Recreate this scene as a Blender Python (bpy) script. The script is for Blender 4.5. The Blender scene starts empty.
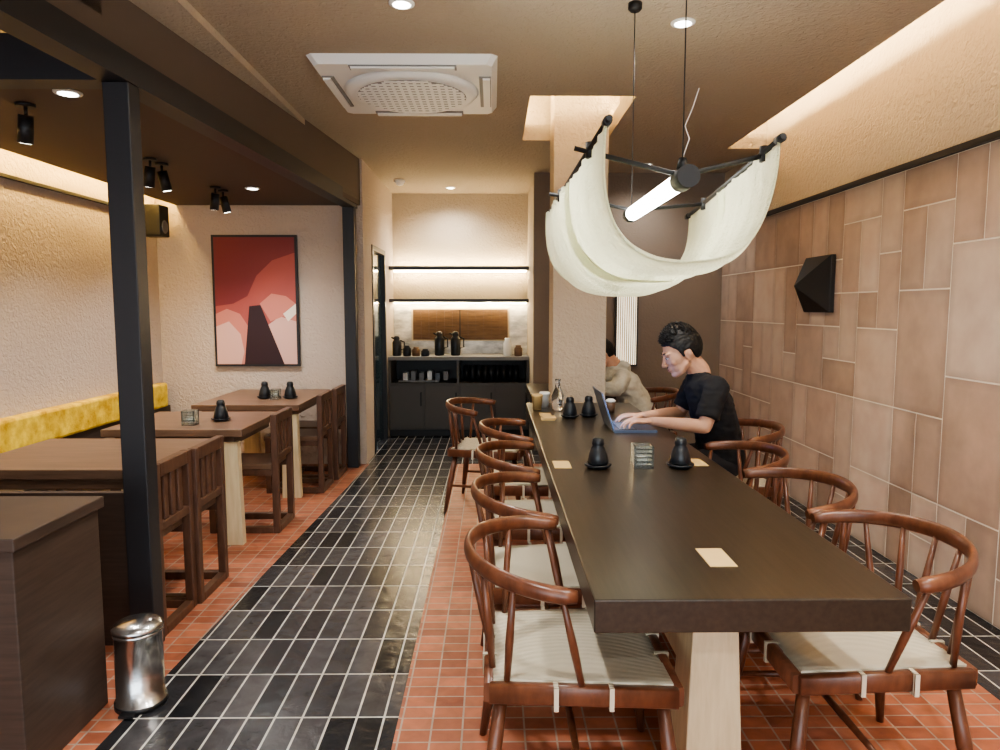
import bpy, bmesh, math, random
from mathutils import Vector, Matrix, noise
random.seed(7)
R=math.radians
scn=bpy.context.scene
COL=scn.collection

# ------------------------------------------------------------------ materials
def newmat(name):
    m=bpy.data.materials.new(name); m.use_nodes=True
    nt=m.node_tree; b=nt.nodes['Principled BSDF']
    return m,nt,b
def srgb(r,g,b):
    f=lambda c:((c/255)/12.92 if c/255<=.04045 else ((c/255+.055)/1.055)**2.4)
    return (f(r),f(g),f(b),1)
def flat(name,c,rough=.5,metal=0,emit=None,es=0,trans=0,alpha=1,bump=0,bscale=80):
    m,nt,b=newmat(name)
    b.inputs['Base Color'].default_value=c
    b.inputs['Roughness'].default_value=rough
    b.inputs['Metallic'].default_value=metal
    if trans: b.inputs['Transmission Weight'].default_value=trans
    if emit:
        b.inputs['Emission Color'].default_value=emit
        b.inputs['Emission Strength'].default_value=es
    if bump:
        tc=nt.nodes.new('ShaderNodeTexCoord'); n=nt.nodes.new('ShaderNodeTexNoise')
        n.inputs['Scale'].default_value=bscale; n.inputs['Detail'].default_value=4
        bp=nt.nodes.new('ShaderNodeBump'); bp.inputs['Strength'].default_value=bump; bp.inputs['Distance'].default_value=.01
        nt.links.new(tc.outputs['Object'],n.inputs['Vector']); nt.links.new(n.outputs['Fac'],bp.inputs['Height'])
        nt.links.new(bp.outputs['Normal'],b.inputs['Normal'])
    return m
def mottled(name,c1,c2,scale=(1,1,1),nscale=8,detail=6,rough=.5,bump=.15,bdist=.004,spec=None,rough2=None):
    m,nt,b=newmat(name)
    tc=nt.nodes.new('ShaderNodeTexCoord'); mp=nt.nodes.new('ShaderNodeMapping')
    mp.inputs['Scale'].default_value=scale
    n=nt.nodes.new('ShaderNodeTexNoise'); n.inputs['Scale'].default_value=nscale; n.inputs['Detail'].default_value=detail
    n.inputs['Roughness'].default_value=.6
    cr=nt.nodes.new('ShaderNodeValToRGB'); cr.color_ramp.elements[0].position=.32; cr.color_ramp.elements[1].position=.68
    cr.color_ramp.elements[0].color=c1; cr.color_ramp.elements[1].color=c2
    bp=nt.nodes.new('ShaderNodeBump'); bp.inputs['Strength'].default_value=bump; bp.inputs['Distance'].default_value=bdist
    L=nt.links.new
    L(tc.outputs['Object'],mp.inputs['Vector']); L(mp.outputs['Vector'],n.inputs['Vector']); L(n.outputs['Fac'],cr.inputs['Fac'])
    L(cr.outputs['Color'],b.inputs['Base Color']); L(n.outputs['Fac'],bp.inputs['Height']); L(bp.outputs['Normal'],b.inputs['Normal'])
    b.inputs['Roughness'].default_value=rough
    return m
def stucco(name,c,c2,strength=.8):
    m,nt,b=newmat(name); L=nt.links.new
    tc=nt.nodes.new('ShaderNodeTexCoord')
    n=nt.nodes.new('ShaderNodeTexNoise'); n.inputs['Scale'].default_value=34; n.inputs['Detail'].default_value=3; n.inputs['Distortion'].default_value=.8
    n2=nt.nodes.new('ShaderNodeTexNoise'); n2.inputs['Scale'].default_value=1.6
    cr=nt.nodes.new('ShaderNodeValToRGB'); cr.color_ramp.elements[0].color=c; cr.color_ramp.elements[1].color=c2
    bp=nt.nodes.new('ShaderNodeBump'); bp.inputs['Strength'].default_value=strength; bp.inputs['Distance'].default_value=.018
    L(tc.outputs['Object'],n.inputs['Vector']); L(tc.outputs['Object'],n2.inputs['Vector'])
    L(n2.outputs['Fac'],cr.inputs['Fac']); L(cr.outputs['Color'],b.inputs['Base Color'])
    L(n.outputs['Fac'],bp.inputs['Height']); L(bp.outputs['Normal'],b.inputs['Normal'])
    b.inputs['Roughness'].default_value=.85
    return m
def brick(name,c1,c2,mortar,w,h,ms,rot=0,rough=.4,bump=.5,loc=(0,0,0),ov=.35):
    m,nt,b=newmat(name); L=nt.links.new
    tc=nt.nodes.new('ShaderNodeTexCoord'); mp=nt.nodes.new('ShaderNodeMapping'); mp.inputs['Rotation'].default_value=(0,0,rot); mp.inputs['Location'].default_value=loc
    br=nt.nodes.new('ShaderNodeTexBrick'); br.offset=0; br.squash=1
    br.inputs['Color1'].default_value=c1; br.inputs['Color2'].default_value=c2; br.inputs['Mortar'].default_value=mortar
    br.inputs['Scale'].default_value=1; br.inputs['Mortar Size'].default_value=ms; br.inputs['Mortar Smooth'].default_value=.2
    br.inputs['Brick Width'].default_value=w; br.inputs['Row Height'].default_value=h; br.inputs['Bias'].default_value=0
    n=nt.nodes.new('ShaderNodeTexNoise'); n.inputs['Scale'].default_value=16; n.inputs['Detail'].default_value=6; n.inputs['Distortion'].default_value=.5
    mx=nt.nodes.new('ShaderNodeMix'); mx.data_type='RGBA'; mx.blend_type='OVERLAY'; mx.inputs['Factor'].default_value=ov
    L(tc.outputs['Object'],mp.inputs['Vector']); L(mp.outputs['Vector'],br.inputs['Vector']); L(tc.outputs['Object'],n.inputs['Vector'])
    L(br.outputs['Color'],mx.inputs['A']); L(n.outputs['Fac'],mx.inputs['B']); L(mx.outputs['Result'],b.inputs['Base Color'])
    mt=nt.nodes.new('ShaderNodeMath'); mt.operation='MULTIPLY_ADD'; mt.inputs[1].default_value=-1.0
    sc=nt.nodes.new('ShaderNodeMath'); sc.operation='MULTIPLY'; sc.inputs[1].default_value=.9
    L(n.outputs['Fac'],sc.inputs[0]); L(br.outputs['Fac'],mt.inputs[0]); L(sc.outputs[0],mt.inputs[2])
    bp=nt.nodes.new('ShaderNodeBump'); bp.inputs['Strength'].default_value=bump; bp.inputs['Distance'].default_value=.005
    L(mt.outputs[0],bp.inputs['Height']); L(bp.outputs['Normal'],b.inputs['Normal'])
    b.inputs['Roughness'].default_value=rough
    return m

M={}
M['stucco']=stucco('stucco_beige',srgb(190,175,162),srgb(198,183,170))
M['stucco_w']=stucco('stucco_warm',srgb(188,174,154),srgb(196,182,162))
M['stucco_c']=stucco('stucco_ceiling',srgb(172,159,140),srgb(180,167,148),.7)
M['brownwall']=stucco('stucco_brown',srgb(130,117,105),srgb(138,125,113),.3)
M['darkceil']=flat('dark_ceiling_paint',srgb(86,74,66),.7)
M['bulk']=flat('bulkhead_paint',srgb(104,91,81),.6)
M['steel']=flat('black_steel',srgb(40,40,44),.45)
M['black']=flat('black_matte',srgb(22,22,24),.5)
M['white']=flat('white_plastic',srgb(238,238,235),.4)
M['grey']=flat('grey_plastic',srgb(130,130,130),.5)
M['terra']=brick('terracotta_tile',srgb(176,110,82),srgb(138,78,57),srgb(160,144,130),.105,.068,.0035,rough=.48,ov=.4)
M['slate']=brick('slate_tile',srgb(26,28,32),srgb(78,76,78),srgb(196,192,184),.29,.095,.0042,rot=R(90),rough=.24,bump=1.0,ov=.55)
M['darkwood']=mottled('dark_oak',srgb(40,33,26),srgb(54,45,36),(22,1.2,22),3,6,.28,.08)
M['chairwood']=mottled('cherry_wood',srgb(80,47,33),srgb(114,71,50),(5,5,2),5,5,.3,.05)
M['walnut']=mottled('walnut_wood',srgb(94,72,57),srgb(118,92,74),(1.5,20,20),3,6,.36,.08)
M['slatwood']=mottled('brown_ash',srgb(76,52,40),srgb(98,69,53),(8,8,2),4,5,.42,.06)
M['lightwood']=mottled('pale_oak',srgb(196,178,144),srgb(214,198,164),(14,14,1.5),3,6,.5,.06)
M['partition']=mottled('smoked_oak',srgb(56,45,39),srgb(72,58,50),(1.5,2,24),3,6,.5,.06)
M['card']=flat('kraft_card',srgb(200,172,120),.6)
M['ceramic']=flat('black_ceramic',srgb(28,32,38),.3)
M['steelbin']=flat('brushed_steel',srgb(205,205,205),.22,1,bump=.05)
M['glass']=flat('clear_glass',(1,1,1,1),.05,trans=1)
M['yellow']=mottled('yellow_velvet',srgb(186,132,14),srgb(255,224,80),(1,1,1),9,8,.5,.8,.015)
M['shirt']=flat('black_cotton',srgb(21,21,25),.9)
M['jacket']=mottled('cream_jacket',srgb(176,174,160),srgb(210,208,194),(1,1,1),10,4,.8,.6,.02)
M['pants']=flat('dark_trousers',srgb(34,34,40),.9)
M['skin']=mottled('skin',srgb(194,148,122),srgb(204,160,134),(1,1,1),9,3,.5,.03)
M['lips']=flat('lips',srgb(164,104,92),.5)
M['hair']=flat('black_hair',srgb(15,14,14),.55)
M['eyew']=flat('eye_white',srgb(225,220,215),.3)
M['shoe']=flat('shoe_rubber',srgb(200,200,198),.6)
M['marble']=mottled('grey_marble',srgb(140,142,146),srgb(240,238,234),(1,1,2.4),4.5,10,.2,.02)
M['opening']=mottled('brown_panel',srgb(96,70,46),srgb(122,92,62),(2,2,18),3,4,.6,.05)
M['cab']=flat('cabinet_grey',srgb(86,82,78),.5)
M['glassdark']=flat('dark_glass',srgb(44,60,70),.1)
M['tube']=flat('tube_light',(1,1,1,1),.5,emit=(1,.98,.92,1),es=18)
M['led']=flat('led_warm',(1,1,1,1),.5,emit=(1,.78,.46,1),es=120)
M['leds']=flat('led_shelf',(1,1,1,1),.5,emit=(1,.78,.44,1),es=70)
M['ledy']=flat('led_amber',(1,1,1,1),.5,emit=(1,.66,.20,1),es=58)
M['disc']=flat('downlight_lens',(1,1,1,1),.5,emit=(1,.96,.88,1),es=7)
M['screen']=flat('laptop_screen',(.02,.05,.1,1),.3,emit=(.12,.35,1,1),es=3)
M['alu']=flat('laptop_aluminium',srgb(100,112,136),.35,.8)
M['window']=flat('lit_slat_panel',srgb(220,210,190),.5,emit=(1,.85,.6,1),es=1.0)
m,nt,b=newmat('ribbed_frosted_glass'); b.inputs['Base Color'].default_value=(.88,.94,.9,1); b.inputs['Transmission Weight'].default_value=.93; b.inputs['Roughness'].default_value=.12
M['frost']=m
m,nt,b=newmat('paper_cord'); L=nt.links.new
tc=nt.nodes.new('ShaderNodeTexCoord'); w=nt.nodes.new('ShaderNodeTexWave'); w.bands_direction='Y'; w.inputs['Scale'].default_value=38; w.inputs['Distortion'].default_value=.6
cr=nt.nodes.new('ShaderNodeValToRGB'); cr.color_ramp.elements[0].color=srgb(158,148,126); cr.color_ramp.elements[1].color=srgb(206,197,176); cr.color_ramp.elements[1].position=.5
bp=nt.nodes.new('ShaderNodeBump'); bp.inputs['Strength'].default_value=.7; bp.inputs['Distance'].default_value=.004
L(tc.outputs['Object'],w.inputs['Vector']); L(w.outputs['Fac'],cr.inputs['Fac']); L(cr.outputs['Color'],b.inputs['Base Color']); L(w.outputs['Fac'],bp.inputs['Height']); L(bp.outputs['Normal'],b.inputs['Normal']); b.inputs['Roughness'].default_value=.8
M['cord']=m
m,nt,b=newmat('wall_tile_glaze'); L=nt.links.new
at=nt.nodes.new('ShaderNodeAttribute'); at.attribute_name='tcol'
tc=nt.nodes.new('ShaderNodeTexCoord'); n=nt.nodes.new('ShaderNodeTexNoise'); n.inputs['Scale'].default_value=6; n.inputs['Detail'].default_value=8
cr=nt.nodes.new('ShaderNodeValToRGB'); cr.color_ramp.elements[0].position=.3; cr.color_ramp.elements[0].color=(.38,.38,.38,1); cr.color_ramp.elements[1].position=.7; cr.color_ramp.elements[1].color=(.70,.70,.70,1)
mx=nt.nodes.new('ShaderNodeMix'); mx.data_type='RGBA'; mx.blend_type='OVERLAY'; mx.inputs['Factor'].default_value=.45
L(tc.outputs['Object'],n.inputs['Vector']); L(n.outputs['Fac'],cr.inputs['Fac']); L(at.outputs['Color'],mx.inputs['A']); L(cr.outputs['Color'],mx.inputs['B']); L(mx.outputs['Result'],b.inputs['Base Color'])
b.inputs['Roughness'].default_value=.5
M['wtile']=m
M['grout']=flat('light_grout',srgb(244,236,222),.8)
m,nt,b=newmat('linen_shade'); L=nt.links.new
tr=nt.nodes.new('ShaderNodeBsdfTranslucent'); tr.inputs['Color'].default_value=srgb(236,238,208)
b.inputs['Base Color'].default_value=srgb(226,228,200); b.inputs['Roughness'].default_value=.9
ms=nt.nodes.new('ShaderNodeMixShader'); ms.inputs[0].default_value=.45
L(b.outputs[0],ms.inputs[1]); L(tr.outputs[0],ms.inputs[2]); L(ms.outputs[0],nt.nodes['Material Output'].inputs['Surface'])
tc=nt.nodes.new('ShaderNodeTexCoord'); n=nt.nodes.new('ShaderNodeTexNoise'); n.inputs['Scale'].default_value=90; n.inputs['Detail'].default_value=5
bp=nt.nodes.new('ShaderNodeBump'); bp.inputs['Strength'].default_value=1; bp.inputs['Distance'].default_value=.01
L(tc.outputs['Object'],n.inputs['Vector']); L(n.outputs['Fac'],bp.inputs['Height']); L(bp.outputs['Normal'],b.inputs['Normal']); L(bp.outputs['Normal'],tr.inputs['Normal'])
M['linen']=m

# ------------------------------------------------------------------ mesh builder
KEEP=('wall_','floor','ceiling','trim_','window','door')
class MB:
    def __init__(s): s.bm=bmesh.new(); s.mats=[]
    def mi(s,k):
        if k not in s.mats: s.mats.append(k)
        return s.mats.index(k)
    def face(s,vs,k,smooth=False):
        try: f=s.bm.faces.new(vs)
        except ValueError: return None
        f.material_index=s.mi(k); f.smooth=smooth; return f
    def box(s,a,b,k,mtx=None,bev=0):
        x0,y0,z0=[min(a[i],b[i]) for i in range(3)]; x1,y1,z1=[max(a[i],b[i]) for i in range(3)]
        co=[(x0,y0,z0),(x1,y0,z0),(x1,y1,z0),(x0,y1,z0),(x0,y0,z1),(x1,y0,z1),(x1,y1,z1),(x0,y1,z1)]
        v=[s.bm.verts.new(mtx@Vector(c) if mtx else c) for c in co]
        fs=[s.face([v[i] for i in q],k) for q in ((0,3,2,1),(4,5,6,7),(0,1,5,4),(1,2,6,5),(2,3,7,6),(3,0,4,7))]
        if bev:
            es=list({e for f in fs for e in f.edges})
            r=bmesh.ops.bevel(s.bm,geom=es,offset=bev,segments=2,affect='EDGES',profile=.5)
        return v
    def prism(s,poly,z0,z1,k):
        lo=[s.bm.verts.new((x,y,z0)) for x,y in poly]; hi=[s.bm.verts.new((x,y,z1)) for x,y in poly]
        n=len(poly)
        s.face(lo[::-1],k); s.face(hi,k)
        for i in range(n): s.face([lo[i],lo[(i+1)%n],hi[(i+1)%n],hi[i]],k)
    def hexa(s,lo,hi,k):
        a=[s.bm.verts.new(c) for c in lo]; b=[s.bm.verts.new(c) for c in hi]
        n=len(a); s.face(a[::-1],k); s.face(b,k)
        for i in range(n): s.face([a[i],a[(i+1)%n],b[(i+1)%n],b[i]],k)
    def sweep(s,pts,rs,k,seg=12,sec=None,up=None,caps=True,smooth=True):
        P=[Vector(p) for p in pts]; n=len(P); rings=[]
        upv=Vector(up) if up else None
        for i,p in enumerate(P):
            t=(P[min(i+1,n-1)]-P[max(i-1,0)]).normalized()
            u=upv or (Vector((0,0,1)) if abs(t.z)<.9 else Vector((1,0,0)))
            a=t.cross(u).normalized(); bb=a.cross(t).normalized()
            r=rs[i] if isinstance(rs,(list,tuple)) and len(rs)==n else rs
            ra,rb=(r if isinstance(r,(list,tuple)) else (r,r))
            ring=[]
            for j in range(seg):
                th=2*math.pi*j/seg; c,sn=math.cos(th),math.sin(th)
                if sec=='sq':
                    q=.35; c=math.copysign(abs(c)**q,c); sn=math.copysign(abs(sn)**q,sn)
                ring.append(s.bm.verts.new(p+a*ra*c+bb*rb*sn))
            rings.append(ring)
        for i in range(n-1):
            for j in range(seg):
                s.face([rings[i][j],rings[i][(j+1)%seg],rings[i+1][(j+1)%seg],rings[i+1][j]],k,smooth)
        if caps: s.face(rings[0][::-1],k); s.face(rings[-1],k)
    def cyl(s,p0,p1,r0,r1=None,k='black',seg=14,smooth=True):
        s.sweep([p0,p1],[r0,r0 if r1 is None else r1],k,seg,smooth=smooth)
    def lathe(s,c,prof,k,seg=24,smooth=True,capt=True):
        rings=[]
        for r,z in prof:
            rings.append([s.bm.verts.new((c[0]+max(r,1e-4)*math.cos(2*math.pi*j/seg),c[1]+max(r,1e-4)*math.sin(2*math.pi*j/seg),c[2]+z)) for j in range(seg)])
        for i in range(len(rings)-1):
            for j in range(seg): s.face([rings[i][j],rings[i][(j+1)%seg],rings[i+1][(j+1)%seg],rings[i+1][j]],k,smooth)
        s.face(rings[0][::-1],k); 
        if capt: s.face(rings[-1],k)
    def ell(s,c,r,k,rot=None,sub=3):
        mt=Matrix.Translation(Vector(c))@(rot.to_4x4() if rot else Matrix.Identity(4))@Matrix.Diagonal((r[0],r[1],r[2],1))
        res=bmesh.ops.create_icosphere(s.bm,subdivisions=sub,radius=1,matrix=mt)
        fs={f for v in res['verts'] for f in v.link_faces}
        for f in fs: f.material_index=s.mi(k); f.smooth=True
        return res['verts']
    def caps(s,pts,k,seg=16,endcap=True):
        for i,(p,r) in enumerate(pts):
            if endcap or 0<i<len(pts)-1 or i==0: s.ell(p,(r,r,r),k,sub=2)
        for i in range(len(pts)-1):
            s.sweep([pts[i][0],pts[i+1][0]],[pts[i][1],pts[i+1][1]],k,seg)
    def obj(s,name,parent=None,recalc=True,bevel=0,center=None):
        if recalc: bmesh.ops.recalc_face_normals(s.bm,faces=s.bm.faces)
        loc=Vector((0,0,0))
        if center is None: center=not name.startswith(KEEP)
        if center:
            vs=[v.co for v in s.bm.verts]
            lo=[min(v[i] for v in vs) for i in range(3)]; hi=[max(v[i] for v in vs) for i in range(3)]
            loc=Vector(((lo[0]+hi[0])/2,(lo[1]+hi[1])/2,lo[2]))
            bmesh.ops.translate(s.bm,verts=s.bm.verts,vec=-loc)
        me=bpy.data.meshes.new(name); s.bm.to_mesh(me); s.bm.free()
        for k in s.mats: me.materials.append(M[k])
        o=bpy.data.objects.new(name,me); COL.objects.link(o); o.location=loc
        if parent: o.parent=parent
        if bevel:
            md=o.modifiers.new('bev','BEVEL'); md.width=bevel; md.segments=2; md.limit_method='ANGLE'; md.angle_limit=R(40)
        return o
def inst(src,name,loc,rz=0,sc=1):
    o=bpy.data.objects.new(name,src.data); COL.objects.link(o); o.location=loc; o.rotation_euler=(0,0,rz); o.scale=(sc,)*3
    for md in src.modifiers:
        n=o.modifiers.new(md.name,md.type)
        if md.type=='BEVEL': n.width=md.width; n.segments=md.segments; n.limit_method='ANGLE'; n.angle_limit=md.angle_limit
    return o
def empty(name,loc=(0,0,0)):
    e=bpy.data.objects.new(name,None); COL.objects.link(e); e.location=loc; e.empty_display_size=.1; return e
def remesh(o,vox,smooth=4,fac=.5):
    md=o.modifiers.new('r','REMESH'); md.mode='VOXEL'; md.voxel_size=vox; md.use_smooth_shade=True
    ms=o.modifiers.new('s','SMOOTH'); ms.iterations=smooth; ms.factor=fac
    dg=bpy.context.evaluated_depsgraph_get(); dg.update()
    me=bpy.data.meshes.new_from_object(o.evaluated_get(dg))
    o.modifiers.clear(); o.data=me
    for p in me.polygons: p.use_smooth=True
    return o

YF=-2.6; CZ=2.72; XR=2.245; XL=-2.97
# ------------------------------------------------------------------ floor
xl=lambda y:-1.27+.038*(y-2.6)
b=MB()
def fpoly(pts,k): b.face([b.bm.verts.new((x,y,0)) for x,y in pts],k)
fpoly([(-3.1,YF),(xl(YF),YF),(xl(6.3),6.3),(-3.1,6.3)],'terra')
fpoly([(xl(YF),YF),(-.33,YF),(-.33,6.3),(xl(6.3),6.3)],'slate')
fpoly([(-.33,YF),(1.84,YF),(1.84,6.3),(-.33,6.3)],'terra')
fpoly([(1.84,YF),(2.4,YF),(2.4,6.3),(1.84,6.3)],'slate')
fpoly([(-3.1,6.3),(2.4,6.3),(2.4,8.4),(-3.1,8.4)],'slate')
b.obj('floor')

# ------------------------------------------------------------------ right wall w/ tiles
b=MB()
b.box((XR,YF,0),(XR+.12,7.0,2.17),'grout')
b.box((XR,YF,2.17),(XR+.12,7.0,3.15),'stucco_w')
cell=.2165; nz=10; ny=int((6.9-YF)/cell)+1
occ=[[False]*nz for _ in range(ny)]
lay=b.bm.loops.layers.float_color.new('tcol')
sizes=[(2,2),(1,2),(1,1),(2,1),(2,3),(1,3)]
wi=[8,8,5,2,2,1]
base=[srgb(204,180,162),srgb(190,165,147),srgb(212,189,171),srgb(182,157,139),srgb(206,184,167)]
tk=b.mi('wtile')
for zi in range(nz-1,-1,-1):
    for yi in range(ny):
        if occ[yi][zi]: continue
        for _ in range(12):
            w,h=random.choices(sizes,wi)[0]
            if yi+w<=ny and zi-h+1>=0 and all(not occ[yi+a][zi-c] for a in range(w) for c in range(h)): break
        else: w,h=1,1
        for a in range(w):
            for c in range(h): occ[yi+a][zi-c]=True
        g=.0042
        y0=6.9-(yi+w)*cell+g; y1=6.9-yi*cell-g; z0=(zi-h+1)*cell+g; z1=(zi+1)*cell-g
        y0=max(y0,YF)
        if y1-y0<.02: continue
        col=random.choice(base); f=.88+.20*random.random(); col=tuple(c*f for c in col[:3])+(1,)
        dk=tuple(c*.82 for c in col[:3])+(1,)
        e=.04; xs=[XR-.0025]
        o=[(y0,z0),(y1,z0),(y1,z1),(y0,z1)]; i_=[(y0+e,z0+e),(y1-e,z0+e),(y1-e,z1-e),(y0+e,z1-e)]
        vo=[b.bm.verts.new((xs[0],y,z)) for y,z in o]; vi=[b.bm.verts.new((xs[0],y,z)) for y,z in i_]; vb=[b.bm.verts.new((XR,y,z)) for y,z in o]
        fs=[b.bm.faces.new(vi[::-1])]
        for j in range(4):
            q=(j+1)%4
            fs.append(b.bm.faces.new([vo[j],vi[j],vi[q],vo[q]])); fs.append(b.bm.faces.new([vb[j],vo[j],vo[q],vb[q]]))
        inn=set(vi)
        for f_ in fs:
            f_.material_index=tk
            for lp in f_.loops: lp[lay]=col if lp.vert in inn else dk
b.obj('wall_right')
b=MB(); b.box((XR-.03,YF,2.165),(XR,6.9,2.195),'steel'); b.obj('trim_1')

def wall(name,a,c,k):
    b=MB(); b.box(a,c,k); return b.obj(name)
wall('wall_left',(XL-.12,YF,0),(XL,6.42,2.75),'stucco')
wall('wall_back_left',(XL,6.3,0),(-1.15,6.42,2.75),'stucco')
wall('wall_back_right',(.40,6.9,0),(XR+.12,7.0,CZ),'brownwall')
wall('wall_alcove_right',(.40,7.0,0),(.50,8.25,CZ),'stucco_w')
wall('wall_alcove_back',(-1.3,8.15,0),(.5,8.27,CZ),'stucco_w')
b=MB()
b.box((-1.27,6.42,0),(-1.15,6.72,CZ),'stucco'); b.box((-1.27,7.52,0),(-1.15,8.15,CZ),'stucco'); b.box((-1.27,6.72,2.02),(-1.15,7.52,CZ),'stucco')
b.obj('wall_aisle')
b=MB()
b.box((-1.26,6.721,0),(-1.14,6.77,2.019),'steel'); b.box((-1.26,7.47,0),(-1.14,7.519,2.019),'steel'); b.box((-1.26,6.77,1.97),(-1.14,7.47,2.019),'steel')
b.box((-1.22,6.77,.02),(-1.18,7.47,1.97),'glassdark'); b.box((-1.18,6.84,1.0),(-1.155,6.87,1.25),'steelbin')
b.obj('door_1')
b=MB()
b.box((XL-.12,YF-.12,2.45),(XR+.12,YF,3.2),'stucco_w'); b.box((XL-.12,YF-.12,0),(XL+.3,YF,2.45),'stucco_w'); b.box((XR-.3,YF-.12,0),(XR+.12,YF,2.45),'stucco_w')
b.obj('wall_front')
b=MB()
for x in (-2.64,-1.3,0,1.3,1.91):
    b.box((x-.03,YF-.08,0),(x+.03,YF-.02,2.45),'steel')
b.box((-2.64,YF-.08,0),(1.91,YF-.02,.08),'steel'); b.box((-2.64,YF-.08,2.4),(1.91,YF-.02,2.45),'steel')
b.obj('window_1')

xb=lambda y:-1.17+(y-6.3)*.10
b=MB()
T=.12; ox0,ox1,oy0,oy1=.23,.885,4.45,5.6
b.box((-2.2,YF,CZ),(ox0,6.3,CZ+T),'stucco_c')
b.box((ox0,YF,CZ),(1.92,oy0,CZ+T),'stucco_c'); b.box((ox1,oy0,CZ),(1.92,5.87,CZ+T),'stucco_c')
b.box((ox0,oy1,CZ),(ox1,6.3,CZ+T),'stucco_c'); b.box((ox1,5.87,CZ),(XR,6.3,CZ+T),'stucco_c')
b.box((-1.3,6.3,CZ),(XR,8.27,CZ+T),'stucco_c')
b.box((XL-.12,YF,3.15),(XR+.12,8.3,3.22),'stucco_w')
b.box((1.9,5.87,CZ+T),(XR,5.93,3.15),'stucco_w')
b.box((.1,oy1,CZ+T),(1.0,oy1+.05,3.15),'stucco_w'); b.box((.1,oy0-.25,CZ+T),(.13,oy1,3.15),'stucco_w'); b.box((.985,oy0-.25,CZ+T),(1.015,oy1,3.15),'stucco_w')
b.obj('ceiling')
b=MB()
b.prism([(-2.79,2.85),(xb(2.85),2.85),(xb(6.3),6.3),(-2.79,6.3)],2.32,2.40,'darkceil')
b.prism([(XL,YF),(xb(YF),YF),(xb(2.85),2.85),(XL,2.85)],2.55,2.62,'darkceil')
b.box((XL,2.85,2.68),(-1.3,6.3,2.75),'stucco_w')
b.obj('ceiling_left')
b=MB()
b.prism([(xb(YF)-.12,YF),(xb(YF),YF),(xb(6.3),6.3),(xb(6.3)-.12,6.3)],2.36,CZ,'bulk')
b.obj('trim_bulkhead')
xs_=lambda y:-1.456+.0615*(y-2.85)
b=MB()
b.prism([(xs_(YF)-.055,YF),(xs_(YF)+.055,YF),(xs_(6.28)+.055,6.28),(xs_(6.28)-.055,6.28)],2.29,2.40,'steel')
b.box((XL+.01,2.79,2.29),(-1.5,2.91,2.46),'steel')
b.obj('steel_beam')
for y in (2.85,6.2):
    b=MB(); b.box((xs_(y)-.05,y-.045,0),(xs_(y)+.05,y+.045,2.289),'steel'); b.obj('steel_post',bevel=.004)
b=MB(); b.box((XL,2.92,2.205),(XL+.035,6.29,2.225),'steel'); b.obj('trim_2')
b=MB(); b.box((-2.84,2.95,2.405),(-2.81,6.25,2.42),'ledy'); b.obj('cove_light_strip')
b=MB(); b.box((1.80,YF+.1,CZ+T),(1.84,5.8,CZ+T+.02),'led'); b.obj('cove_light_strip')
b=MB(); b.box((.15,4.5,CZ+T),(.18,5.5,CZ+T+.02),'leds'); b.box((.93,4.5,CZ+T),(.96,5.5,CZ+T+.02),'leds'); b.box((.2,4.3,CZ+T),(.9,4.33,CZ+T+.02),'leds'); b.obj('cove_light_strip')

b=MB(); b.box((.44,5.14,0),(.83,5.5,3.15),'stucco_w'); b.obj('column')

# ------------------------------------------------------------------ painting
b=MB()
px0,px1,pz0,pz1=-2.48,-1.73,.90,2.06; yp=6.265
b.box((px0,yp,pz0),(px1,6.298,pz1),'steel')
M['p1']=flat('paint_pink',srgb(214,170,158),.6); M['p2']=flat('paint_crimson',srgb(128,54,58),.6); M['p3']=flat('paint_red',srgb(168,84,78),.6)
M['p4']=flat('paint_maroon',srgb(50,28,34),.6); M['p5']=flat('paint_cream',srgb(236,222,208),.6); M['p6']=flat('paint_salmon',srgb(200,126,112),.6)
pw=px1-px0; ph=pz1-pz0
def art(pts,k,lv):
    vs=[b.bm.verts.new((px0+.02+(pw-.04)*u,yp-.001*lv,pz0+.02+(ph-.04)*(1-v))) for u,v in pts]
    b.face(vs[::-1],k)
art([(0,0),(1,0),(1,1),(0,1)],'p3',1)
art([(0,0),(1,0),(1,.12),(.72,.18),(.52,.30),(.40,.46),(.22,.52),(0,.54)],'p2',2)
art([(0,.60),(.14,.56),(.30,.60),(.40,.70),(.36,1),(0,1)],'p6',2)
art([(0,.70),(.16,.66),(.30,.76),(.34,.90),(.30,1),(0,1)],'p1',3)
art([(.62,.70),(.80,.62),(1,.66),(1,1),(.80,1)],'p1',2)
art([(.55,.52),(.70,.44),(.88,.46),(1,.52),(1,.66),(.84,.62),(.68,.66)],'p6',3)
art([(.84,.60),(1,.52),(1,.60),(.9,.66)],'p5',4)
art([(.42,.54),(.56,.53),(.84,1),(.34,1)],'p4',5)
b.obj('abstract_painting',recalc=False)

# ------------------------------------------------------------------ alcove counter, shelves
cx0,cx1,cy=-1.148,.398,7.63
b=MB()
b.box((cx0,cy+.02,.08),(cx1,8.148,.60),'cab'); b.box((cx0,cy+.06,0),(cx1,8.148,.08),'black')
b.box((cx0,cy,.85),(cx1,8.148,.89),'grey')
b.box((cx0,cy+.02,.60),(cx0+.03,8.148,.85),'cab'); b.box((cx1-.03,cy+.02,.60),(cx1,8.148,.85),'cab'); b.box((-.40,cy+.02,.60),(-.37,8.148,.85),'cab'); b.box((cx0,8.1,.60),(cx1,8.148,.85),'black')
for i in range(4):
    x=cx0+.02+i*.385; b.box((x,cy,.10),(x+.37,cy+.02,.58),'cab'); b.box((x+.33,cy-.02,.35),(x+.345,cy,.5),'black')
b.obj('back_counter',bevel=.003)
b=MB()
b.box((-1.05,cy+.1,.601),(-.6,8.0,.62),'grey')
for i in range(6): b.box((-1.0+i*.09,cy+.12,.62),(-.95+i*.09,cy+.3,.70+.02*(i%2)),'white' if i%3==0 else 'ceramic' if i==4 else 'grey')
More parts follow.
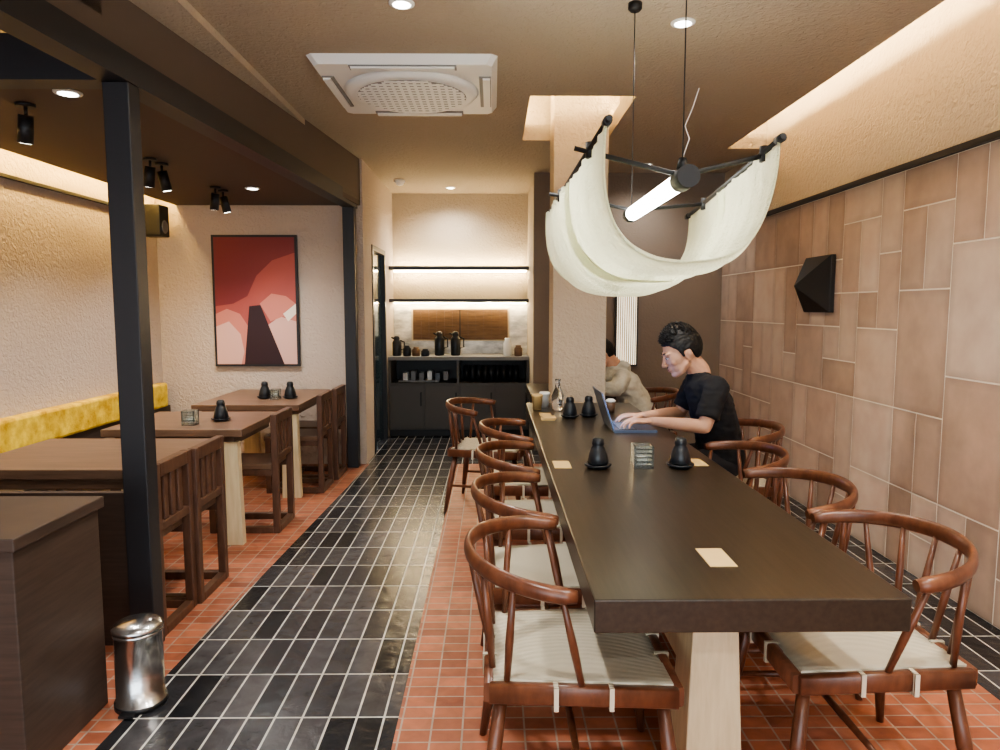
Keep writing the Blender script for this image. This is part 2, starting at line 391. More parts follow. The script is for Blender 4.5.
for i in range(9): b.cyl((-.3+i*.07,cy+.2,.601),(-.3+i*.07,cy+.2,.78),.03,.028,'ceramic')
b.obj('stacked_tableware')
b=MB()
b.box((cx0,8.13,.89),(cx1,8.148,1.46),'marble')
b.obj('trim_backsplash')
b=MB()
b.box((-.94,8.10,1.04),(.19,8.13,1.42),'lightwood'); b.box((-.92,8.09,1.055),(.17,8.12,1.405),'opening')
b.box((-.385,8.083,1.06),(-.375,8.10,1.40),'black')
for i in range(1,12): b.box((-.92+i*.09,8.087,1.06),(-.917+i*.09,8.10,1.40),'walnut')
b.obj('window_3')  # wooden pass-through shutter on the backsplash, no glazing
for z in (1.50,1.86):
    b=MB(); b.box((cx0,7.80,z-.015),(cx1,8.148,z+.015),'steel')
    b.box((cx0,7.79,z-.02),(cx1,7.81,z+.02),'steel')
    b.box((cx0+.02,8.05,z-.03),(cx1-.02,8.07,z-.016),'leds')
    b.obj('wall_shelf')
b=MB(); b.box((cx0+.02,8.05,1.88),(cx1-.02,8.07,1.895),'leds'); b.obj('cove_light_strip')
def thermos(x,y,z,h=.27,r=.055):
    b=MB(); b.lathe((x,y,z),[(r*.9,0),(r,.01),(r,h*.68),(r*.8,h*.76),(r*.62,h*.8),(r*.7,h*.86),(r*.6,h*.97),(r*.2,h)],'ceramic')
    b.sweep([(x+r*.9,y-.01,z+h*.3),(x+r*1.7,y-.01,z+h*.35),(x+r*1.7,y-.01,z+h*.7),(x+r*.8,y-.01,z+h*.78)],[.008]*4,'black',8)
    b.sweep([(x-r*.5,y,z+h*.86),(x-r*1.2,y,z+h*.93)],[.012,.007],'black',8)
    b.obj('vacuum_flask')
thermos(-.60,7.85,.89); thermos(-.42,7.85,.89); thermos(-1.07,7.8,.89,.22,.05)
for x,c,h in ((-.95,'ceramic',.12),(-.85,'opening',.1),(-.75,'ceramic',.08),(.16,'white',.2),(.28,'walnut',.12)):
    b=MB(); b.lathe((x,7.74,.89),[(.04,0),(.045,.01),(.045,h*.7),(.03,h*.85),(.03,h)],c); b.obj('storage_jar')

# ------------------------------------------------------------------ AC cassette
b=MB()
ax,ay,hw=-.47,4.23,.495
def rr(cx,cy,hx,hy,c,z): return [(cx-hx+c,cy-hy,z),(cx+hx-c,cy-hy,z),(cx+hx,cy-hy+c,z),(cx+hx,cy+hy-c,z),(cx+hx-c,cy+hy,z),(cx-hx+c,cy+hy,z),(cx-hx,cy+hy-c,z),(cx-hx,cy-hy+c,z)]
b.hexa(rr(ax,ay,hw-.03,hw-.03,.03,CZ-.045),rr(ax,ay,hw,hw,.03,CZ-.001),'white')
b.lathe((ax,ay,CZ-.075),[(.34,0),(.37,.01),(.39,.032)],'white',48)
b.lathe((ax,ay,CZ-.078),[(.31,0),(.315,.003)],'grey',48)
for i in range(-6,7):
    y=i*.048; L_=math.sqrt(max(.312**2-y*y,0.0001)); b.box((ax-L_,ay+y-.013,CZ-.081),(ax+L_,ay+y+.013,CZ-.0785),'white')
for i in range(-7,8):
    x=i*.042; L_=math.sqrt(max(.31**2-x*x,0.0001)); b.box((ax+x-.009,ay-L_,CZ-.082),(ax+x+.009,ay+L_,CZ-.0786),'white')
for k in range(4):
    mt=Matrix.Translation((ax,ay,0))@Matrix.Rotation(k*math.pi/2,4,'Z')
    b.box((-.28,-.46,CZ-.052),(.28,-.395,CZ-.044),'grey',mt); b.box((-.27,-.455,CZ-.062),(.27,-.415,CZ-.05),'white',mt)
b.obj('ceiling_air_conditioner',center=True)
b=MB(); b.lathe((-.95,7.3,CZ-.06),[(.01,0),(.035,.008),(.045,.03),(.055,.035),(.055,.0595)],'white',24); b.obj('dome_camera')

def downlight(x,y,z,on=True,energy=0,col=(1,.96,.9)):
    b=MB(); b.lathe((x,y,z-.008),[(.045,0),(.055,.002),(.056,.0075)],'white',24); b.lathe((x,y,z-.0095),[(.038,0),(.038,.002)],'disc' if on else 'white',24); b.obj('recessed_downlight')
    if energy:
        l=bpy.data.lights.new('downlight_lamp','SPOT'); l.energy=energy; l.spot_size=R(150); l.spot_blend=.9; l.color=col; l.shadow_soft_size=.06
        o=bpy.data.objects.new('downlight_lamp',l); COL.objects.link(o); o.location=(x,y,z-.03)
for x,y,on,e in ((-.39,3.14,True,85),(.87,3.33,True,55),(-.46,7.75,True,45),(-.39,.9,True,75),(.87,.9,True,70),(1.5,1.6,True,60),(.0,-1.2,True,85),(1.2,-1.2,True,85),(1.4,6.5,True,25)):  # out-of-view rows near and behind the camera are added to brighten the room
    downlight(x,y,CZ,on,e)
for x,y in ((-1.78,3.05),(-1.81,5.4)): downlight(x,y,2.32,True,26)
downlight(-2.2,1.0,2.55,True,34)
def spot(x,y,z,tilt):
    b=MB(); b.cyl((x,y,z),(x,y,z-.015),.04,.04,'black',20); b.cyl((x,y,z-.015),(x,y,z-.05),.008,.008,'black',8)
    d=Vector((math.sin(tilt)*.6,.15,-1)).normalized(); p=Vector((x,y,z-.05)); b.cyl(p,p+d*.12,.03,.032,'black',20); b.cyl(p+d*.115,p+d*.121,.024,.024,'disc',16)
    b.obj('ceiling_spotlight',center=True)
    l=bpy.data.lights.new('spot_lamp','SPOT'); l.energy=22; l.spot_size=R(110); l.spot_blend=.8; l.color=(1,.95,.88); l.shadow_soft_size=.03
    o=bpy.data.objects.new('spot_lamp',l); COL.objects.link(o); o.location=p+d*.14; o.rotation_euler=d.to_track_quat('-Z','Y').to_euler()
for y in (3.22,4.35,4.5,5.35,5.5): spot(-2.07,y,2.32,-.3 if y in(3.22,4.35,5.35) else .3)

b=MB(); b.box((XL+.03,5.95,2.02),(XL+.2,6.12,2.28),'black',bev=.01); b.cyl((XL+.2,6.03,2.1),(XL+.207,6.03,2.1),.055,.05,'grey',20); b.box((XL,6.0,2.12),(XL+.03,6.07,2.2),'black'); b.obj('wall_speaker',center=True)

# ------------------------------------------------------------------ wall sconce
b=MB()
y0,y1,z0,z1=4.60,4.98,1.39,1.77; X0=XR-.004
v=[b.bm.verts.new(p) for p in [(X0,y0,z0),(X0,y1,z0),(X0,y1,z1),(X0,y0,z1)]]
v2=[b.bm.verts.new(p) for p in [(X0-.03,y0,z0),(X0-.03,y1,z0),(X0-.03,y1,z1),(X0-.03,y0,z1)]]
ap=b.bm.verts.new((X0-.19,(y0+y1)/2,(z0+z1)/2-.01))
for i in range(4):
    j=(i+1)%4; b.face([v[i],v[j],v2[j],v2[i]],'black'); b.face([v2[i],v2[j],ap],'black')
b.face(v,'black')
b.obj('pyramid_sconce',bevel=.003)

# ------------------------------------------------------------------ main table
b=MB()
TX0,TX1,TY0,TY1,TZ=.24,1.0,1.60,5.08,.73
b.box((TX0,TY0,TZ-.083),(TX1,TY1,TZ),'darkwood')
for y in (1.93,4.75):
    s=1 if y<3 else -1
    b.hexa([(.53,y-.10,0),(.70,y-.10,0),(.70,y+.10,0),(.53,y+.10,0)],[(.56,y-.06,TZ-.083),(.68,y-.06,TZ-.083),(.68,y+.06,TZ-.083),(.56,y+.06,TZ-.083)],'lightwood')
    b.hexa([(.575,y+s*.1,.0),(.655,y+s*.1,.0),(.655,y+s*.24,.0),(.575,y+s*.24,.0)],[(.585,y+s*.06,TZ-.083),(.645,y+s*.06,TZ-.083),(.645,y+s*.14,TZ-.083),(.585,y+s*.14,TZ-.083)],'lightwood')
b.box((.59,2.1,.30),(.64,4.6,.40),'lightwood')
b.obj('communal_table',bevel=.004)
b=MB(); b.box((.3,5.58,.65),(.99,6.4,.73),'darkwood'); b.hexa([(.5,5.9,0),(.72,5.9,0),(.72,6.1,0),(.5,6.1,0)],[(.54,5.94,.65),(.68,5.94,.65),(.68,6.06,.65),(.54,6.06,.65)],'lightwood'); b.obj('dining_table',bevel=.004)
for x,y in ((.618,1.88),(.304,3.04),(.91,3.08),(.34,4.5)):
    b=MB(); b.box((x-.037,y-.07,TZ),(x+.037,y+.07,TZ+.002),'card'); b.obj('kraft_card')

# ------------------------------------------------------------------ windsor chair
b=MB()
sz=.425
n=14
def seatpt(i,j,off=0):
    u=i/n*2-1; v=j/n*2-1
    wY=.205+.03*(u+1)/2
    x=.235*u; y=wY*v
    z=sz+.012-.016*(1-u*u)*(1-v*v)+.008*v*v+off
    return (x,y,z)
top=[[b.bm.verts.new(seatpt(i,j)) for j in range(n+1)] for i in range(n+1)]
bot=[[b.bm.verts.new(seatpt(i,j,-.028)) for j in range(n+1)] for i in range(n+1)]
for i in range(n):
    for j in range(n):
        b.face([top[i][j],top[i+1][j],top[i+1][j+1],top[i][j+1]],'cord',True); b.face([bot[i][j],bot[i][j+1],bot[i+1][j+1],bot[i+1][j]],'cord',True)
for i in range(n):
    b.face([top[i][0],bot[i][0],bot[i+1][0],top[i+1][0]],'cord'); b.face([top[i][n],top[i+1][n],bot[i+1][n],bot[i][n]],'cord')
    b.face([top[0][i],top[0][i+1],bot[0][i+1],bot[0][i]],'cord'); b.face([top[n][i],bot[n][i],bot[n][i+1],top[n][i+1]],'cord')
cr_=[(-.245,-.215),(.245,-.245),(.245,.245),(-.245,.215)]
for i in range(4):
    p,q=cr_[i],cr_[(i+1)%4]
    b.sweep([(p[0],p[1],sz-.012),(q[0],q[1],sz-.012)],[(.016,.027)]*2,'chairwood',12,sec='sq')
for sx in (-1,1):
    for yy in (-.06,.06):
        b.box((sx*.245-.02,yy-.006,sz-.045),(sx*.245+.02,yy+.006,sz+.017),'cord')
        b.box((sx*yy*1.2-.006+.0,sx*.232-.022,sz-.045),(sx*yy*1.2+.006,sx*.232+.022,sz+.017),'cord')
feet=[(-.27,-.25),(.265,-.265),(.265,.265),(-.27,.25)]
for (x,y),(fx,fy) in zip([(-.21,-.18),(.21,-.205),(.21,.205),(-.21,.18)],feet):
    b.sweep([(x,y,sz-.02),(x+(fx-x)*.45,y+(fy-y)*.45,sz*.52),(fx,fy,0)],[.017,.021,.012],'chairwood',12)
lp=lambda a,c,t:tuple(a[i]+(c[i]-a[i])*t for i in range(3))
L3=[((x,y,sz-.02),(fx,fy,0)) for (x,y),(fx,fy) in zip([(-.21,-.18),(.21,-.205),(.21,.205),(-.21,.18)],feet)]
m1=lp(L3[0][0],L3[0][1],.55); m2=lp(L3[1][0],L3[1][1],.55); m3=lp(L3[2][0],L3[2][1],.55); m4=lp(L3[3][0],L3[3][1],.55)
b.sweep([m1,lp(m1,m2,.5),m2],[.008,.012,.008],'chairwood',10); b.sweep([m4,lp(m4,m3,.5),m3],[.008,.012,.008],'chairwood',10); a_,c_=lp(m1,m2,.5),lp(m4,m3,.5); b.sweep([a_,lp(a_,c_,.5),c_],[.008,.012,.008],'chairwood',10)
def rail(a): return (-.045-.262*math.cos(a),.295*math.sin(a),.707+.03*math.cos(a))
N=28; pts=[]; rs=[]
for i in range(N+1):
    a=R(-94+188*i/N); pts.append(rail(a)); e=abs(a)/R(94)
    rs.append((.013+.010*max(0,e-.6)/.4,.026-.004*e) if i not in (0,N) else (.018,.016))
b.sweep(pts,rs,'chairwood',14,sec=None,up=(0,0,1))
for a in (-86,-58,-34,-11,11,34,58,86):
    p=rail(R(a)); t=math.sin(R(a))
    if abs(a)>70: q=(.0,math.copysign(.225,a),sz-.005)
    else: q=(-.235 if abs(a)<50 else -.20,.20*t/ math.sin(R(58)) if abs(a)<=58 else 0,sz-.005)
    mid=lp(q,p,.45); b.sweep([q,mid,(p[0],p[1],p[2]-.005)],[.0085,.0115,.0075],'chairwood',10)
ch=b.obj('dining_chair',center=False)
ch.location=(.235,1.97,0)
for y,rz,x in ((2.60,R(2),.235),(3.28,R(-1),.235),(4.02,R(1),.235),(4.98,R(-12),-.02)): inst(ch,'dining_chair',(x,y,0),rz)
for x,y,rz in ((1.065,2.03,R(180)),(1.06,2.66,R(181)),(1.065,3.27,R(179)),(1.34,3.98,R(180)),(1.20,5.68,R(180))): inst(ch,'dining_chair',(x,y,0),rz)

# ------------------------------------------------------------------ slatted chairs (left)
b=MB()
for sy in (-1,1):
    y=sy*.155
    b.box((-.02,y-.02,0),(.02,y+.02,.76),'slatwood'); b.box((-.42,y-.02,0),(-.38,y+.02,.43),'slatwood')
    b.box((-.38,y-.02,0),(-.02,y+.02,.04),'slatwood'); b.box((-.38,y-.015,.37),(-.02,y+.015,.41),'slatwood')
b.box((-.02,-.135,.70),(.02,.135,.76),'slatwood'); b.box((-.015,-.135,.46),(.015,.135,.50),'slatwood')
b.box((-.38,-.135,0),(-.34,.135,.035),'slatwood'); b.box((-.02,-.135,0),(.02,.135,.04),'slatwood')
for y in (-.07,0,.07): b.box((-.01,y-.02,.50),(.01,y+.02,.70),'slatwood')
b.box((-.43,-.17,.41),(-.02,.17,.445),'walnut')
sc=b.obj('slatted_wooden_chair',bevel=.004,center=False)
cx=lambda y:-1.475+.05*(y-3)
sc.location=(cx(3.1)+.03,3.085,0)
for y in (3.44,4.50,5.46,5.88): inst(sc,'slatted_wooden_chair',(cx(y)+.03,y,0))

def ltable(x0,x1,y0,y1,legs):
    z=.71; b=MB(); b.box((x0,y0,z-.045),(x1,y1,z),'walnut'); b.box((x0+.06,y0+.04,z-.10),(x1-.06,y1-.04,z-.045),'walnut')
    for x,y in legs: b.hexa([(x-.07,y-.03,0),(x+.07,y-.03,0),(x+.07,y+.03,0),(x-.07,y+.03,0)],[(x-.055,y-.03,z-.08),(x+.055,y-.03,z-.08),(x+.055,y+.03,z-.08),(x-.055,y+.03,z-.08)],'lightwood')
    b.obj('dining_table',bevel=.004)
ltable(-2.42,-1.515,3.05,3.80,[(-2.1,3.2),(-2.1,3.65)])
ltable(-2.30,-1.475,4.07,4.80,[(-1.57,4.13),(-2.15,4.13),(-2.15,4.72)])
ltable(-2.22,-1.43,5.12,6.12,[(-1.51,5.18),(-2.1,5.18),(-2.1,6.05)])
b=MB()
b.box((XL+.002,2.97,0),(XL+.50,6.29,.38),'partition'); b.box((XL+.002,2.97,.38),(XL+.50,6.29,.45),'partition',bev=.02)
b.box((XL+.002,2.97,.45),(XL+.06,6.29,.55),'partition')
b.obj('banquette_bench')
b=MB(); b.box((XL+.002,2.97,.551),(XL+.09,6.2,.762),'yellow',bev=.02); b.obj('yellow_backrest_cushion')
b=MB(); b.box((-2.96,1.98,0),(-1.39,2.42,.72),'partition'); b.box((-2.96,1.965,.72),(-1.375,2.435,.76),'partition'); b.obj('host_counter',bevel=.004)
b=MB(); b.box((-2.96,2.85,0),(-1.512,2.885,.66),'partition'); b.obj('partition_panel',bevel=.003)

b=MB(); bx,by=-1.272,2.42
b.lathe((bx,by,0),[(.085,0),(.087,.006),(.087,.02),(.080,.022),(.080,.265),(.083,.267),(.083,.28)],'steelbin',40)
b.lathe((bx,by,.28),[(.085,0),(.085,.012),(.072,.024),(.04,.034),(.0,.037)],'steelbin',40)
b.cyl((bx,by,.001),(bx,by,.02),.0875,.0875,'black',40)
b.box((bx-.025,by-.112,.006),(bx+.025,by-.085,.014),'black'); b.obj('pedal_bin')

# ------------------------------------------------------------------ tableware
def bottle(x,y,z,s=1):
    b=MB(); b.lathe((x,y,z),[(.036*s,0),(.058*s,.012*s),(.06*s,.02*s),(.05*s,.018*s),(.03*s,.014*s)],'ceramic',28)
    b.lathe((x,y,z+.014*s),[(.040*s,0),(.046*s,.012*s),(.040*s,.045*s),(.030*s,.075*s),(.024*s,.085*s),(.027*s,.092*s),(.024*s,.112*s),(.014*s,.12*s)],'ceramic',28); b.obj('soy_sauce_bottle')
for x,y in ((.454,2.98),(.812,2.98),(.485,4.37),(.61,4.42)): bottle(x,y,TZ)
def tealight(x,y,z,s=1):
    b=MB(); h=.10*s; r=.042*s
    b.box((x-r,y-r,z),(x+r,y+r,z+.02),'frost'); 
    for q in ((x-r,y-r,x+r,y-r+.008),(x-r,y+r-.008,x+r,y+r),(x-r,y-r+.008,x-r+.008,y+r-.008),(x+r-.008,y-r+.008,x+r,y+r-.008)): b.box((q[0],q[1],z+.0205),(q[2],q[3],z+h),'frost')
    b.cyl((x,y,z+.021),(x,y,z+.045),.022*s,.022*s,'white',16)
    for i in range(5): b.box((x-r-.0015,y-r-.0015,z+.012+i*.018*s),(x+r+.0015,y-r,z+.018+i*.018*s),'frost')
    b.obj('glass_candle_holder')
tealight(.647,2.99,TZ)
bottle(-1.72,4.4,.71); tealight(-1.85,4.25,.71,.9)
bottle(-1.80,5.5,.71); bottle(-1.60,5.5,.71); tealight(-1.70,5.45,.71,.8)
b=MB(); b.lathe((.44,4.72,TZ),[(.035,0),(.042,.01),(.042,.10),(.018,.15),(.016,.19),(.02,.21)],'glass',24); b.obj('glass_carafe')
for x,y,c in ((.36,4.85,'white'),(.30,4.72,'card')):
    b=MB(); b.lathe((x,y,TZ),[(.028,0),(.037,.09),(.039,.092),(.039,.1),(.034,.108)],c,24); b.obj('takeaway_cup')
b=MB(); b.lathe((.78,4.6,TZ),[(.026,0),(.032,.07)],'walnut',20); b.lathe((.78,4.6,TZ+.07),[(.033,0),(.034,.01),(.02,.02)],'white',20); b.obj('coffee_cup')
b=MB()
for i in range(4): b.box((.30+i*.003,4.25,TZ+.001+i*.004),(.38+i*.003,4.36,TZ+.004+i*.004),'card')
b.obj('paper_napkins')
lap=MB(); lx0,lx1,ly0,ly1=.67,.91,3.82,4.16
lap.box((lx0,ly0,TZ+.001),(lx1,ly1,TZ+.016),'alu')
lap.box((lx0+.03,ly0+.02,TZ+.016),(lx0+.13,ly1-.02,TZ+.0175),'black')
for i in range(5):
    for j in range(13): lap.box((lx0+.034+i*.019,ly0+.024+j*.0228,TZ+.0175),(lx0+.05+i*.019,ly0+.043+j*.0228,TZ+.0195),'grey')
mt=Matrix.Translation((lx0,0,TZ+.016))@Matrix.Rotation(R(-18),4,'Y')
lap.box((-.007,ly0,0),(0,ly1,.22),'alu',mt); lap.box((0,ly0+.008,.008),(.0012,ly1-.008,.212),'screen',mt)
lap.obj('laptop_computer')

# ------------------------------------------------------------------ pendant lamp
Lp=empty('fabric_pendant_lamp',(.61,2.7,1.83))
def par(o):
    o.parent=Lp; o.matrix_parent_inverse=Matrix.Translation(Vector((-.61,-2.7,-1.83)))
L1,L2=Vector((.317,2.0,1.935)),Vector((.285,3.6,1.90)); R1,R2=Vector((.862,2.15,1.925)),Vector((.94,3.42,1.86))
def sheet(name,ua,ub,da,db,ph,grow=0):
    b=MB(); NU,NV=50,64; g=[]
    for i in range(NU+1):
        ul=i/NU; u=ua+(ub-ua)*ul; a=L1.lerp(L2,u); c=R1.lerp(R2,u); mid=(a+c)/2; row=[]
        for j in range(NV+1):
            v=j/NV; th=math.pi*v; env=math.sin(th)
            cs=-math.cos(th); cs=math.copysign(abs(cs)**.80,cs)
            hx=(c.x-a.x)/2*(1+.05*env)+grow
            p=Vector((mid.x+hx*cs,a.y+(c.y-a.y)*v,a.z+(c.z-a.z)*v))
            d=da+(db-da)*ul+.02*math.sin(math.pi*ul)
            p.z-=(d+grow)*env**.80
            w_=.35+.65*env
            fold=.009*math.sin(u*95+2.2*math.sin(v*6+ph))+.012*math.sin(u*31+v*5+ph)
            p.x+=fold*w_*cs; p.z-=fold*.7*env
            p.y+=.03*env*math.sin(v*9+ph)
            row.append(b.bm.verts.new(p))
        g.append(row)
    for i in range(NU):
        for j in range(NV): b.face([g[i][j],g[i+1][j],g[i+1][j+1],g[i][j+1]],'linen',True)
    for e in (0,NU): b.sweep([v.co.copy() for v in g[e]],[.0045]*(NV+1),'linen',6,up=(0,1,0))
    par(b.obj(name))
sheet('fabric_shade_front',0,.56,.375,.355,.3)
sheet('fabric_shade_rear',.50,1,.36,.385,1.7,.008)
b=MB()
d=(L1-L2).normalized(); b.cyl(L1+d*.04,L2-d*.04,.009,.009,'black',10); d=(R1-R2).normalized(); b.cyl(R1+d*.03,R2-d*.04,.009,.009,'black',10)
def onl(a,c,y): t=(y-a.y)/(c.y-a.y); return a.lerp(c,t)
for y in (2.3,3.1):
    p=onl(L1,L2,y); q=onl(R1,R2,y); e=(q-p).normalized(); m_=Vector((.61,y,1.845))
    b.sweep([p-e*.05,m_,q+e*.04],[.008]*3,'black',10)
    for w_ in (p,q): b.cyl(w_-Vector((0,0,.03)),w_+Vector((0,0,.02)),.014,.014,'black',12)
for w_ in (L1,L2,R1,R2): b.cyl(w_-Vector((0,.02,.0)),w_+Vector((0,.02,.0)),.013,.013,'black',12)
b.cyl((.61,2.22,1.83),(.61,2.32,1.83),.036,.036,'black',24); b.cyl((.61,3.10,1.83),(.61,3.16,1.83),.033,.033,'black',24)
b.cyl((.61,2.30,1.865),(.61,2.30,1.90),.02,.012,'black',12)
par(b.obj('lamp_frame'))
b=MB(); b.cyl((.61,2.32,1.83),(.61,3.10,1.83),.03,.03,'tube',24); par(b.obj('tube_bulb'))
b=MB()
b.cyl((.61,2.30,1.89),(.61,2.30,CZ-.0),.0022,.0022,'black',6); b.cyl((.61,3.13,1.85),(.61,3.13,CZ),.0022,.0022,'black',6)
for y in (2.3,3.13): b.lathe((.61,y,CZ-.035),[(.02,0),(.03,.01),(.03,.034)],'black',20)
b.sweep([(.61,2.3,1.9),(.63,2.3,1.96),(.615,2.3,2.0),(.64,2.3,2.06),(.66,2.31,2.12)],[.0015]*5,'white',6)
par(b.obj('hanging_cables'))

b=MB(); b.box((1.20,6.86,.85),(1.42,6.899,1.6),'steel'); b.box((1.215,6.855,.865),(1.405,6.862,1.585),'window')
for i in range(9): b.box((1.222+i*.021,6.845,.865),(1.229+i*.021,6.856,1.585),'walnut')
b.obj('window_2')

# ------------------------------------------------------------------ people
def hand(b,w,side,k='skin',s=1.08):
    w=Vector(w)
    b.ell(w+Vector((-.045*s,0,.0)),(.052*s,.038*s,.015*s),k); b.ell(w+Vector((-.07*s,0,.002)),(.028*s,.040*s,.013*s),k)
    lens=[.070,.078,.072,.056]
    for i in range(4):
        off=(1.5-i)*.0215*s*side
        st=w+Vector((-.082*s-(.004 if i in(1,2) else -.004),off,.002))
        l=lens[i]*s; bend=.3+.07*i
        p=[st]; ang=0.05
        for q,fr in enumerate((.45,.3,.25)):
            ang+=bend*(1 if q else .3)
            p.append(p[-1]+Vector((-math.cos(ang)*l*fr,off*.12,-math.sin(ang)*l*fr)))
        b.caps(list(zip(p,[.0092*s,.0084*s,.0077*s,.0066*s])),k,10)
    st=w+Vector((-.025*s,.026*s*side,-.004)); p=[st,st+Vector((-.026*s,.024*s*side,-.004)),st+Vector((-.052*s,.034*s*side,-.008)),st+Vector((-.072*s,.034*s*side,-.012))]
    b.caps(list(zip(p,[.014*s,.012*s,.0098*s,.0082*s])),k,10)

def person(name,J,Y0,top='shirt',long=False,hs=1.14,hair_long=False):
    E=empty(name,(J['hip'][0],Y0,0))
    def pr(o): o.parent=E; o.matrix_parent_inverse=Matrix.Translation(Vector((-J['hip'][0],-Y0,0)))
    V=lambda p,dy=0:Vector((p[0],Y0+dy,p[1]))
    hip,belly,chest,neck,head=[V(J[k]) for k in('hip','belly','chest','neck','head')]
    rot=Matrix.Rotation(J['pitch'],3,'Y')
    H=lambda x,y,z: head+rot@Vector((x*hs,y*hs,z*hs))
    E3=lambda c,r,sub=3: b.ell(H(*c),tuple(q*hs for q in r),k,rot,sub)
    b=MB(); k='skin'
    E3((.014,0,.028),(.096,.076,.094),4)
    E3((-.028,0,-.004),(.062,.067,.080),4)
    E3((-.030,0,-.048),(.054,.059,.052))
    E3((-.064,0,-.090),(.021,.024,.018))
    for s in(-1,1):
        b.caps([(H(-.004,s*.052,-.048),.021*hs),(H(-.036,s*.036,-.078),.020*hs),(H(-.060,s*.014,-.090),.018*hs)],k,10)
        E3((-.055,s*.038,-.022),(.024,.021,.022))
        E3((-.076,s*.028,.024),(.016,.026,.008))
        E3((-.095,s*.011,-.034),(.009,.008,.007),2)
        E3((.016,s*.076,-.012),(.019,.007,.031)); E3((.022,s*.083,-.002),(.014,.006,.020),2)
    b.caps([(H(-.086,0,.012),.0075*hs),(H(-.098,0,-.014),.0085*hs),(H(-.106,0,-.029),.0100*hs)],k,10)
    E3((-.082,0,-.056),(.012,.021,.0075),2); E3((-.080,0,-.067),(.012,.019,.0078),2)
    b.caps([(H(.022,0,-.04),.056*hs),(neck+Vector((0,0,.02)),.060),(neck-Vector((-.01,0,.05)),.066)],k)
    for s,tag in((-1,'n'),(1,'f')):
        sh,el,wr=[Vector(p) for p in J['arm_'+tag]]
        b.caps([(sh,.048),(sh.lerp(el,.5),.047),(el,.038),(el.lerp(wr,.35),.039),(wr,.025),(wr+Vector((-.02,0,0)),.022)],k)
        hand(b,wr+Vector((-.01,0,0)),-s)
    o=b.obj('head_and_arms'); remesh(o,.0042,5); pr(o)
    b=MB()
    for s in(-1,1):
        b.ell(H(-.0800,s*.030,.004),(.008*hs,.012*hs,.0046*hs),'eyew',rot,2); b.ell(H(-.0872,s*.030,.003),(.002*hs,.0055*hs,.0050*hs),'hair',rot,2)
        b.sweep([H(-.078,s*.044,.006),H(-.0885,s*.031,.0105),H(-.086,s*.017,.006)],[.0016*hs]*3,'hair',6)
        b.sweep([H(-.074,s*.048,.026),H(-.087,s*.034,.032),H(-.091,s*.016,.027)],[.0014*hs,.0032*hs,.0026*hs],'hair',6)
    b.ell(H(-.0895,0,-.0575),(.006*hs,.018*hs,.0034*hs),'lips',rot,2); b.ell(H(-.0870,0,-.0665),(.006*hs,.016*hs,.0040*hs),'lips',rot,2)
    pr(b.obj('face_features'))
    b=MB(); vs=b.ell((0,0,0),(1,1,1),'hair',None,6)
    for v in vs:
        d=v.co.normalized(); p=Vector((d.x*.1035+.016,d.y*.083,d.z*.104+.030))
        x=p.x
        if x<-.062: thr=.070
        elif x<-.030: thr=.070-(x+.062)/.032*.034
        elif x<-.012: thr=.036-(x+.030)/.018*.048
        elif x<-.002: thr=-.012
        elif x<.034: thr=.020
        else: thr=.020-(x-.034)*3.2
        if hair_long and x>-.05: thr-=.05
        thr=max(thr,-.072)
        streak=noise.noise(Vector((d.x*7,d.y*26,d.z*7)))
        vol=max(0,(p.z-.075)/.05)
        p=p+d*(.003*streak+.015*vol+.008*vol*abs(noise.noise(Vector((d.x*10,d.y*18,3)))))
        if vol>0: p.x-=.006*vol
        if p.z<thr:
            f=min(1,(thr-p.z)/.010); c=Vector((.014,0,.012)); p=c+(p-c)*(1-.20*f)
        v.co=H(*p)
    rr_=random.Random(3)
    for i in range(420):
        a=rr_.uniform(-1.0,1.2); y=rr_.uniform(-.066,.066)
        sy=math.sqrt(max(0,1-(y/.085)**2))
        x=.012-.096*math.sin(a)*sy; z=.034+.116*math.cos(a)*sy
        if z<.080: continue
        p0=H(x,y,z); d=Vector((-.35-.55*math.sin(a),y*7,1.0*math.cos(a)+.25)).normalized(); l=rr_.uniform(.010,.019)
        p1=p0+rot@(d*l*.6*hs); p2=p0+rot@((d*l+Vector((-.004,0,-.002)))*hs)
        b.sweep([p0,p1,p2],[.0050*hs,.0034*hs,.0006],'hair',5)
    pr(b.obj('hair'))
    b=MB(); k=top
    def seg(a,ra,c,rc,n=7):
        for i in range(n+1):
            t=i/n; p=a.lerp(c,t); r=[ra[q]+(rc[q]-ra[q])*t for q in range(3)]; b.ell(p,r,k,None,3)
    seg(hip+Vector((0,0,.02)),(.135,.175,.10),belly,(.128,.165,.11)); seg(belly,(.128,.165,.11),chest,(.125,.185,.12)); seg(chest,(.125,.185,.12),neck+Vector((.005,0,-.075)),(.088,.15,.07))
    b.caps([(neck+Vector((0,0,-.03)),.076),(neck+Vector((-.005,0,.008)),.069)],k,endcap=False)
    for tag in('n','f'):
        sh,el,wr=[Vector(p) for p in J['arm_'+tag]]
        b.caps([(neck+Vector((.01,0,-.06)),.07),(sh,.068)],k)
        if long: b.caps([(sh,.072),(sh.lerp(el,.5),.068),(el,.062),(el.lerp(wr,.5),.052),(el.lerp(wr,.93),.042)],k,endcap=False)
        else: b.caps([(sh,.069),(sh.lerp(el,.35),.066),(sh.lerp(el,.80),.066)],k,endcap=False)
    if long: b.ell(neck+Vector((.07,0,-.01)),(.07,.11,.06),k); 
    o=b.obj('jacket' if long else 't_shirt'); remesh(o,.0075,4)
    for v in o.data.vertices:
        c=Vector(v.co); d=noise.noise(c*9)*.008+abs(noise.noise(Vector((c.x*14,c.y*8,c.z*30))))*-.008+noise.noise(c*22)*.003*(2 if long else 1)
        v.co=v.co+v.normal*d
    pr(o)
    b=MB()
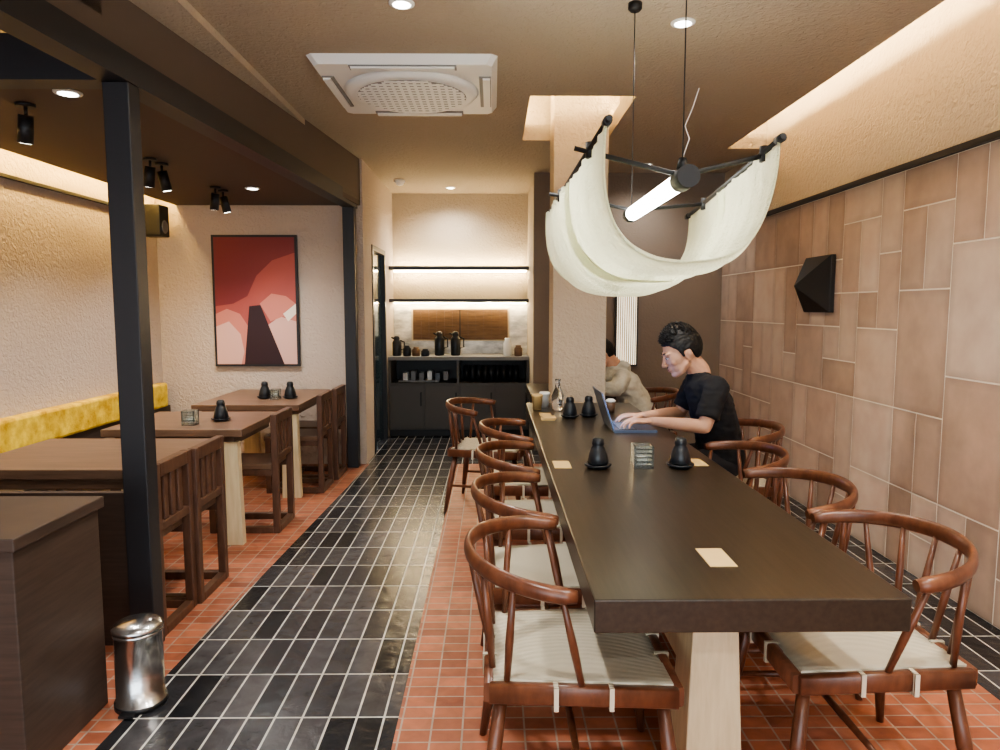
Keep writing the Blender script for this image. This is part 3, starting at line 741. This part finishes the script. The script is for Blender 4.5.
    for s in(-1,1):
        kn=Vector((J['knee'][0],Y0+s*.11,J['knee'][1])); an=Vector((J['knee'][0]-.0,Y0+s*.11,.10))
        b.caps([(hip+Vector((0,s*.075,0)),.10),(kn+Vector((.1,0,0)),.078),(kn,.066),(kn.lerp(an,.35),.062),(an,.046)],'pants')
    b.ell(hip,(.13,.17,.09),'pants')
    o=b.obj('trousers'); remesh(o,.011,4); pr(o)
    b=MB()
    for s in(-1,1):
        x=J['knee'][0]; y=Y0+s*.11
        b.caps([(Vector((x+.03,y,.045)),.042),(Vector((x-.08,y,.042)),.041),(Vector((x-.15,y,.035)),.033)],'shoe'); b.ell((x,y,.09),(.045,.04,.04),'shoe')
    o=b.obj('shoes'); remesh(o,.008,3); pr(o)
    return E
person('seated_man',dict(hip=(1.31,.545),belly=(1.29,.70),chest=(1.245,.87),neck=(1.175,1.045),head=(1.068,1.166),pitch=R(-22),knee=(.90,.525),
    arm_n=[(1.215,3.765,.985),(1.135,3.70,.785),(.895,3.875,.788)],arm_f=[(1.215,4.155,.985),(1.14,4.21,.785),(.895,4.08,.788)]),3.96,hs=1.12)
person('seated_guest',dict(hip=(1.21,.545),belly=(1.16,.67),chest=(1.08,.80),neck=(.985,.945),head=(.885,1.04),pitch=R(-34),knee=(.84,.525),
    arm_n=[(1.03,5.53,.88),(.98,5.48,.785),(.78,5.62,.772)],arm_f=[(1.03,5.83,.88),(.98,5.90,.785),(.78,5.80,.772)]),5.68,top='jacket',long=True,hs=1.0,hair_long=True)

# ------------------------------------------------------------------ world, camera
w=bpy.data.worlds.new('World'); scn.world=w; w.use_nodes=True
w.node_tree.nodes['Background'].inputs[0].default_value=(.84,.93,1,1); w.node_tree.nodes['Background'].inputs[1].default_value=3.1
cam=bpy.data.cameras.new('camera'); cam.lens=25.2; cam.sensor_width=36; cam.clip_start=.05
co=bpy.data.objects.new('camera',cam); COL.objects.link(co); co.location=(0,0,1.42); co.rotation_euler=(R(90-5.47),0,-.01)
scn.camera=co
scn.view_settings.view_transform='AgX'
scn.view_settings.look='AgX - Medium High Contrast'
scn.view_settings.exposure=.75
